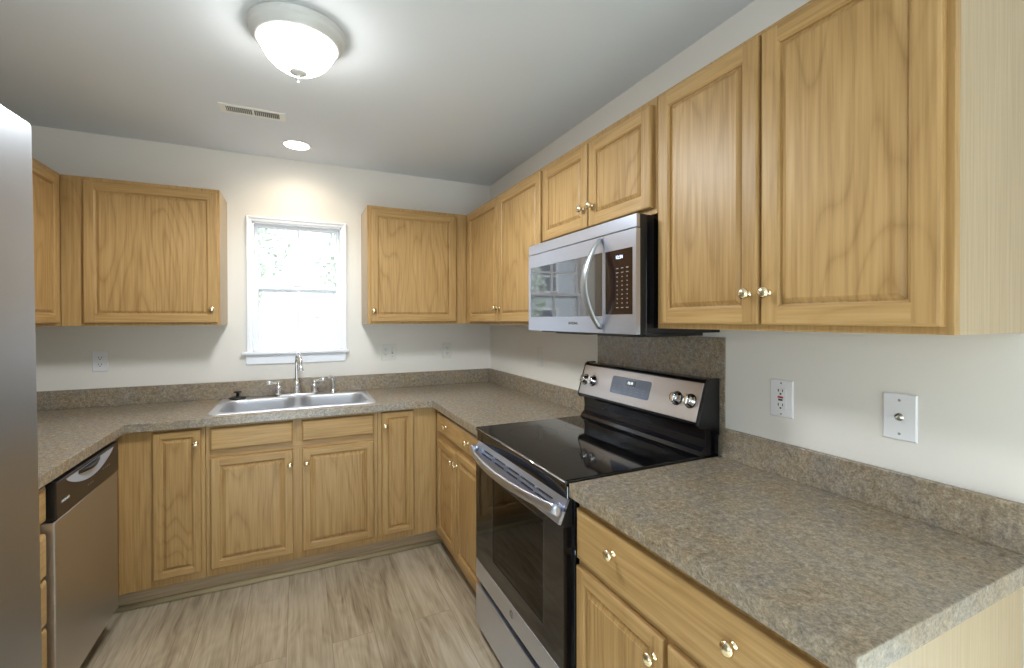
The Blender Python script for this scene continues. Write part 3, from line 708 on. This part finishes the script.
# display
def rpan(x0, x1, v0, v1, h0, h1, r):
    m = MB(); sc = .1422; pts = rrect(x0, x1, v0*sc, v1*sc, r, 0); m.loops([[on_panel(p[0], p[1]/sc, h0) for p in pts], [on_panel(p[0], p[1]/sc, h1) for p in pts]], 0, False); return m
dp = rpan(.243, .492, .26, .80, .003, .0052, .010).build('display_window', blue_gl, bgd)
rpan(.335, .400, .56, .74, .0050, .0058, .002).build('clock_screen', black_gl, dp)
lettering('12:10', .015, led_w, dp, tuple(on_panel(.3675, .650, .0062)), (PI/2-tilt, 0, 0))
for r_ in range(3):
    for c_ in range(6): pquad(.256+c_*.038+.004, .256+c_*.038+.018, .34+r_*.08, .352+r_*.08, .0050, .0055).build('key', grey_mark, dp)
tagr = (PI/2-tilt, 0, 0)
for x in (.040, .102, .636, .702):
    c = on_panel(x, .5, .004)
    m = MB(); m.lathe([(.0235, 0), (.0235, .003), (.0195, .005), (.0185, .020), (.0165, .023), (.0001, .0235)], axis='y-', n=26)
    m.loops([[(-.0045, -.022, -.017), (.0045, -.022, -.017), (.0045, -.022, .017), (-.0045, -.022, .017)], [(-.0035, -.030, -.0165), (.0035, -.030, -.0165), (.0035, -.030, .0165), (-.0035, -.030, .0165)]], 0, False)
    k = m.build('control_knob', chrome, bgd, loc=tuple(c), rot=(-tilt, 0, 0))
    m = MB(); m.lathe([(.0265, 0), (.0265, .0012), (.0235, .0012)], axis='y-', n=26); m.build('knob_ring', black_pl, k)

# ------------------------------------------------------------------ microwave
t = thing('microwave', 'stainless over-the-range microwave hung above the cooktop', 'microwave', (0, -1.4185, 1.348), R)
mz = 1.348; mw = .7545; MF = -.387
def MP(m, name, mat, parent=None, **k): return m.build(name, mat, parent or t, loc=(0, 0, -mz) if not parent else (0, 0, 0), **k)
m = MB(); m.box(.003, mw-.003, -.004, -.345, 1.354, 1.744); MP(m, 'housing', black_en, bevel=.002)
m = MB(); m.box(.02, mw-.02, -.07, -.33, 1.343, 1.354)
m.box(.10, .34, -.10, -.30, 1.338, 1.344).box(.42, .66, -.10, -.30, 1.338, 1.344)
MP(m, 'underside_grille', black_pl, bevel=.002)
m = MB(); m.box(.001, mw-.001, -.346, -.372, 1.352, 1.7445); MP(m, 'front_shell', black_pl, bevel=.003)
m = MB(); m.box(0, mw, -.372, MF, 1.700, 1.744); MP(m, 'vent_strip', steel, bevel=.002)
door_x1 = .583
m = MB(); gx0, gx1, gz0, gz1 = .020, .574, 1.413, 1.640
y0, y1 = -.372, MF-.001
m.box(0, gx0, y0, y1, 1.352, 1.697).box(gx1, door_x1, y0, y1, 1.352, 1.697).box(gx0, gx1, y0, y1, 1.352, gz0).box(gx0, gx1, y0, y1, gz1, 1.697)
md = MP(m, 'door', steel)
m = MB(); m.box(gx0, gx1, y0+.002, MF+.0005, gz0, gz1); MP(m, 'door_glass', micro_gl, md)
lettering('SAMSUNG', .015, slot_m, md, (.382, y1-.0004, 1.386), (PI/2, 0, 0))
m = MB(); kx0, kx1 = .592, .737
m.box(door_x1+.002, kx0, y0, y1, 1.352, 1.697).box(kx1, mw, y0, y1, 1.352, 1.697).box(kx0, kx1, y0, y1, 1.352, 1.418).box(kx0, kx1, y0, y1, 1.638, 1.697)
cs = MP(m, 'control_surround', steel)
m = MB(); m.box(kx0, kx1, y0+.002, MF-.0005, 1.418, 1.638); kp = MP(m, 'keypad', simple('brown_black_keypad', srgb(40, 24, 16), .15), cs)
lettering('12:34', .017, led_b, kp, (.668, MF-.0012, 1.612), (PI/2, 0, 0))
for r_ in range(10):
    for c_ in range(3):
        x = .652+c_*.026; z = 1.573-r_*.0148; m = MB()
        if r_ in (0, 1, 9): m.box(x, x+.012, MF-.0010, MF-.0004, z, z+.003)
        else: m.box(x+.003, x+.008, MF-.0010, MF-.0004, z, z+.004)
        m.build('key', grey_mark, kp)
# bowed vertical handle
m = MB(); L = []; N = 28; hx = .566
for i in range(N+1):
    u = i/N; z = 1.366+(1.690-1.366)*u; bow = MF-.004-.062*math.sin(PI*u)**.85
    wdt = .011+.009*math.sin(PI*u)
    L.append([(hx-.012*math.sin(PI*u)+wdt*math.cos(a), bow-.007*math.sin(a), z) for a in [2*PI*k/14 for k in range(14)]])
m.loops(L, 0, True); m.build('handle', satin, md)

# ------------------------------------------------------------------ wall plates
def plate(name, label, cat, loc, rz, w_, h_, parts, mat=white_pl):
    t = thing(name, label, cat, loc, rz)
    m = MB(); L = []
    for d, y in ((0, -.0005), (0, -.003), (.003, -.0058)): L.append([(-w_/2+d, y, -h_/2+d), (w_/2-d, y, -h_/2+d), (w_/2-d, y, h_/2-d), (-w_/2+d, y, h_/2-d)])
    m.loops(L, 0, False); m.build('cover_plate', mat, t)
    parts(t, mat); return t
def duplex(t, mat, dx=0):
    for s_ in (-1, 1):
        m = MB(); L = [[(dx+p[0], y, s_*.0195+p[1]) for p in rrect(-.0165, .0165, -.014, .014, .011, 0)] for y in (-.005, -.0078)]
        m.loops(L, 0, False); f = m.build('receptacle', mat, t)
        MB().box(dx-.0075, dx-.005, -.0076, -.0082, s_*.0195-.001, s_*.0195+.008).build('slot', slot_m, f)
        MB().box(dx+.005, dx+.0075, -.0076, -.0082, s_*.0195-.001, s_*.0195+.007).build('slot', slot_m, f)
        m = MB(); m.lathe([(.0001, .0076), (.0026, .0076), (.0026, .0082), (.0001, .0082)], (dx, 0, s_*.0195-.0075), axis='y-', n=10); m.build('ground_hole', slot_m, f)
    m = MB(); m.lathe([(.0001, .0056), (.0035, .0056), (.003, .0068), (.0001, .007)], (dx, 0, 0), axis='y-', n=12); m.build('screw', mat, t)
def rocker(t, mat, dx=0):
    m = MB(); m.box(dx-.0168, dx+.0168, -.005, -.0072, -.033, .033); f = m.build('rocker_frame', mat, t)
    m = MB(); m.loops([[(dx-.0145, -.0065, -.030), (dx+.0145, -.0065, -.030), (dx+.0145, -.0065, .030), (dx-.0145, -.0065, .030)], [(dx-.0145, -.0075, -.030), (dx+.0145, -.0075, -.030), (dx+.0145, -.0110, .030), (dx-.0145, -.0110, .030)]], 0, False); m.build('rocker', mat, f)
def toggle(t, mat, dx=0):
    m = MB(); m.box(dx-.005, dx+.005, -.0055, -.0064, -.012, .012); f = m.build('toggle_slot', grey_mark, t)
    m = MB(); m.loops([[(dx-.004, -.005, -.005), (dx+.004, -.005, -.005), (dx+.004, -.005, .006), (dx-.004, -.005, .006)], [(dx-.003, -.017, .004), (dx+.003, -.017, .004), (dx+.003, -.016, .011), (dx-.003, -.016, .011)]], 0, False); m.build('toggle', mat, f)
    for z in (-.030, .030):
        m = MB(); m.lathe([(.0001, .0056), (.003, .0056), (.0026, .0066), (.0001, .0068)], (dx, 0, z), axis='y-', n=10); m.build('screw', grey_mark, t)
def gfci(t, mat):
    m = MB(); m.box(-.0168, .0168, -.005, -.0080, -.033, .033); f = m.build('receptacle', mat, t, bevel=.001)
    for s_ in (-1, 1):
        MB().box(-.0085, -.0055, -.0080, -.0086, s_*.022-.001, s_*.022+.007).build('slot', slot_m, f)
        MB().box(.0055, .0080, -.0080, -.0086, s_*.022-.001, s_*.022+.007).build('slot', slot_m, f)
        MB().lathe([(.0001, .008), (.0030, .008), (.0030, .0086), (.0001, .0086)], (0, 0, s_*.022-.0075), axis='y-', n=10).build('ground_hole', slot_m, f)
    m = MB(); m.box(-.0085, .0085, -.0080, -.0098, .0018, .0072); m.build('reset_button', red_m, f)
    m = MB(); m.box(-.0065, .0065, -.0080, -.0098, -.0066, -.0014); m.build('test_button', slot_m, f)
    for z in (-.048, .048):
        m = MB(); m.lathe([(.0001, .0056), (.003, .0056), (.0026, .0066), (.0001, .0068)], (0, 0, z), axis='y-', n=10); m.build('screw', grey_mark, t)
def coax(t, mat):
    m = MB(); m.lathe([(.0001, .005), (.0095, .005), (.0095, .0065), (.0055, .007), (.0052, .0135), (.0040, .0135), (.0038, .009), (.0001, .009)], axis='y-', n=20); m.build('jack', simple('nickel_jack', (.5, .48, .40, 1), .35, .9), t)
    for z in (-.042, .042):
        m = MB(); m.lathe([(.0001, .0056), (.0035, .0056), (.003, .0066), (.0001, .0068)], (0, 0, z), axis='y-', n=10); m.build('screw', simple('screw_grey', (.35, .35, .36, 1), .4, .5), t)
plate('wall_outlet', 'white duplex outlet low on back wall, left of the window', 'outlet', (-2.391, 0, 1.168), 0, .070, .115, duplex)
plate('light_switch', 'almond double-gang switch and outlet plate on back wall right of the window', 'switch', (-.786, 0, 1.169), 0, .104, .117,
      lambda t, m_: (toggle(t, m_, .023), duplex(t, m_, -.023)), ivory_pl)
plate('wall_outlet', 'almond duplex outlet on back wall nearest the right corner', 'outlet', (-.354, 0, 1.168), 0, .070, .115, duplex, ivory_pl)
plate('light_switch', 'almond rocker switch plate on right wall, left of the range', 'switch', (0, -.818, 1.166), R, .070, .117, rocker, ivory_pl)
plate('wall_outlet', 'white safety outlet with red and black buttons on right wall', 'outlet', (0, -2.398, 1.153), R, .074, .116, gfci)
plate('cable_jack', 'white cable jack plate on right wall, right of the safety outlet', 'wall plate', (0, -2.707, 1.155), R, .072, .117, coax)

# ------------------------------------------------------------------ ceiling fixtures
t = thing('ceiling_light', 'round flush-mount ceiling light with lit frosted dome and finial', 'ceiling light', (-1.368, -1.485, ZC))
m = MB(); m.lathe([(.0001, -.0005), (0.1634, -.0005), (0.1653, -.006), (0.1634, -.012), (0.1568, -.016), (0.1587, -.024), (0.1548, -.033), (0.1453, -.040), (0.1425, -.048), (0.1349, -.052), (0.1292, -.052), (0.1273, -.046), (.0001, -.040)], n=56)
m.build('pan', nickel, t)
m = MB(); m.lathe([(0.1278, -.050), (0.1278, -.056), (0.1206, -.074), (0.1064, -.098), (0.0874, -.119), (0.0627, -.136), (0.0342, -.147), (.012, -.150), (.0001, -.150)], n=48)
m.build('glass_dome', dome_m, t)
m = MB(); m.lathe([(.0295, -.143), (.0295, -.151), (.018, -.157), (.007, -.160), (.006, -.164), (.010, -.169), (.010, -.174), (.004, -.178), (.004, -.181), (.006, -.184), (.0045, -.189), (.0001, -.191)], n=20)
m.build('finial', nickel, t)
lamp('dome_bulb', 'SPOT', (-1.368, -1.485, ZC-.20), 58, (.90, .965, 1.0), (0, 0, 0), spot_size=math.radians(176), spot_blend=.35, shadow_soft_size=.12)
t = thing('recessed_downlight', 'small round recessed downlight, lit, in ceiling above the sink', 'ceiling light', (-1.377, -.293, ZC))
m = MB(); m.lathe([(.070, -.0005), (.088, -.0005), (.088, -.0025), (.082, -.005), (.070, -.004)], n=40, cap=False); m.build('trim_ring', white_pl, t)
m = MB(); m.lathe([(.0001, -.0015), (.0705, -.0015), (.0705, -.003), (.0001, -.003)], n=36); m.build('lens', can_m, t)
sp_ = lamp('downlight_bulb', 'SPOT', (-1.377, -.293, ZC-.012), 17.0, (1, .84, .63), (0, 0, 0), spot_size=math.radians(160), spot_blend=1.0, shadow_soft_size=.05)
t = thing('ceiling_vent', 'white rectangular air register in the ceiling beside the light', 'vent', (-1.575, -.680, ZC))
m = MB(); a, b, c, d = .146, .052, .118, .034
m.box(-a, a, -b, -d, -.004, -.0005).box(-a, a, d, b, -.004, -.0005).box(-a, -c, -d, d, -.004, -.0005).box(c, a, -d, d, -.004, -.0005).box(-.003, .003, -d, d, -.004, -.0005)
m.build('frame', vent_m, t, bevel=.001)
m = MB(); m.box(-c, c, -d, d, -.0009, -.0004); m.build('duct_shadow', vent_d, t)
for k in range(26):
    x = -c+.006+k*(2*c-.012)/25
    if abs(x) < .004: continue
    m = MB(); m.quad([(x-.0008, -d, -.0038), (x+.0002, -d, -.0038), (x+.0012, -d, -.0010), (x+.0002, -d, -.0010)])
    m = MB(); m.loops([[(x-.0010, yy, -.0038), (x-.0002, yy, -.0038), (x+.0014, yy, -.0010), (x+.0006, yy, -.0010)] for yy in (-d, d)], 0, False)
    m.build('louver', vent_m, t)

# ------------------------------------------------------------------ outside the window
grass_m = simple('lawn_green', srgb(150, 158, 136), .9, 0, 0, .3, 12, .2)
struct(MB().box(-22, 14, .14, 34, -.55, -.45).build('ground', grass_m))
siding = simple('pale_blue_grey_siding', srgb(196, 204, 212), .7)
roofm = simple('grey_shingle_roof', srgb(120, 120, 124), .85, 0, 0, .3, 30, .15)
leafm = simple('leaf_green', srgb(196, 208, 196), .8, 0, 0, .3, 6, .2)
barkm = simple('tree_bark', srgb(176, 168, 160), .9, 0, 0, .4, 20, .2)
house_win = simple('house_dark_pane', (.12, .14, .17, 1), .1)
t = thing('neighbour_house', 'pale sided neighbouring house with gable seen through the window', 'house', (-7.5, 14, -.45))
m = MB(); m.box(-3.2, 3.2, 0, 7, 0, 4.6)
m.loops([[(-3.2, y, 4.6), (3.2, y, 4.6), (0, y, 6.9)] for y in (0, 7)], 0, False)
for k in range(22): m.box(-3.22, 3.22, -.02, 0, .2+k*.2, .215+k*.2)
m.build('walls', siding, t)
m = MB(); 
for s_ in (-1, 1): m.loops([[(s_*3.6, y, 4.33), (s_*3.6, y, 4.48), (0, y, 7.08), (0, y, 6.92)] for y in (-.4, 7.4)], 0, False)
m.build('roof', roofm, t)
for x, z in ((-1.7, 1.0), (1.3, 1.0), (-1.7, 3.1), (1.3, 3.1)):
    m = MB(); m.box(x-.55, x+.55, -.07, -.02, z-.1, z+1.35); f = m.build('window', white_tr, t)
    m = MB(); m.box(x-.45, x+.45, -.08, -.06, z, z+.6).box(x-.45, x+.45, -.08, -.06, z+.66, z+1.25); m.build('pane', house_win, f)
def tree(x, y, h, r, label, seed):
    rnd = random.Random(seed)
    t = thing('garden_tree', label, 'tree', (x, y, -.45))
    m = MB(); m.tube([(0, 0, 0), (.05, 0, h*.3), (-.03, .04, h*.6), (0, 0, h*.85)], [r*.10, r*.075, r*.05, r*.02], 10)
    for k in range(5):
        a = rnd.uniform(0, 2*PI); z = h*rnd.uniform(.35, .65)
        m.tube([(0, 0, z), (math.cos(a)*r*.35, math.sin(a)*r*.35, z+r*.3), (math.cos(a)*r*.6, math.sin(a)*r*.6, z+r*.7)], [r*.035, r*.025, r*.01], 8)
    m.build('trunk', barkm, t)
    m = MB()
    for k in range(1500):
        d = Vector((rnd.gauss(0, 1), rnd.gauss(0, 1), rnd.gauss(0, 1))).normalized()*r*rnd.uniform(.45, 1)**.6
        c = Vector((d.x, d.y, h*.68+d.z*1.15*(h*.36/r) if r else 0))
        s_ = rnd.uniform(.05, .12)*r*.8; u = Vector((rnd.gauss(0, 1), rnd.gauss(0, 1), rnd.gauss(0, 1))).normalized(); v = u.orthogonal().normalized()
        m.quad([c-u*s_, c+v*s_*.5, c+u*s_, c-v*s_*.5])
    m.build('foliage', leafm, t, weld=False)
tree(-3.1, 9.5, 6.2, 1.6, 'leafy tree left of centre in the view out of the window', 3)
tree(.6, 9.2, 5.4, 1.6, 'leafy tree on the right in the view out of the window', 4)
tree(-6.9, 12.0, 4.0, 1.1, 'small leafy tree standing beside the neighbouring house', 5)
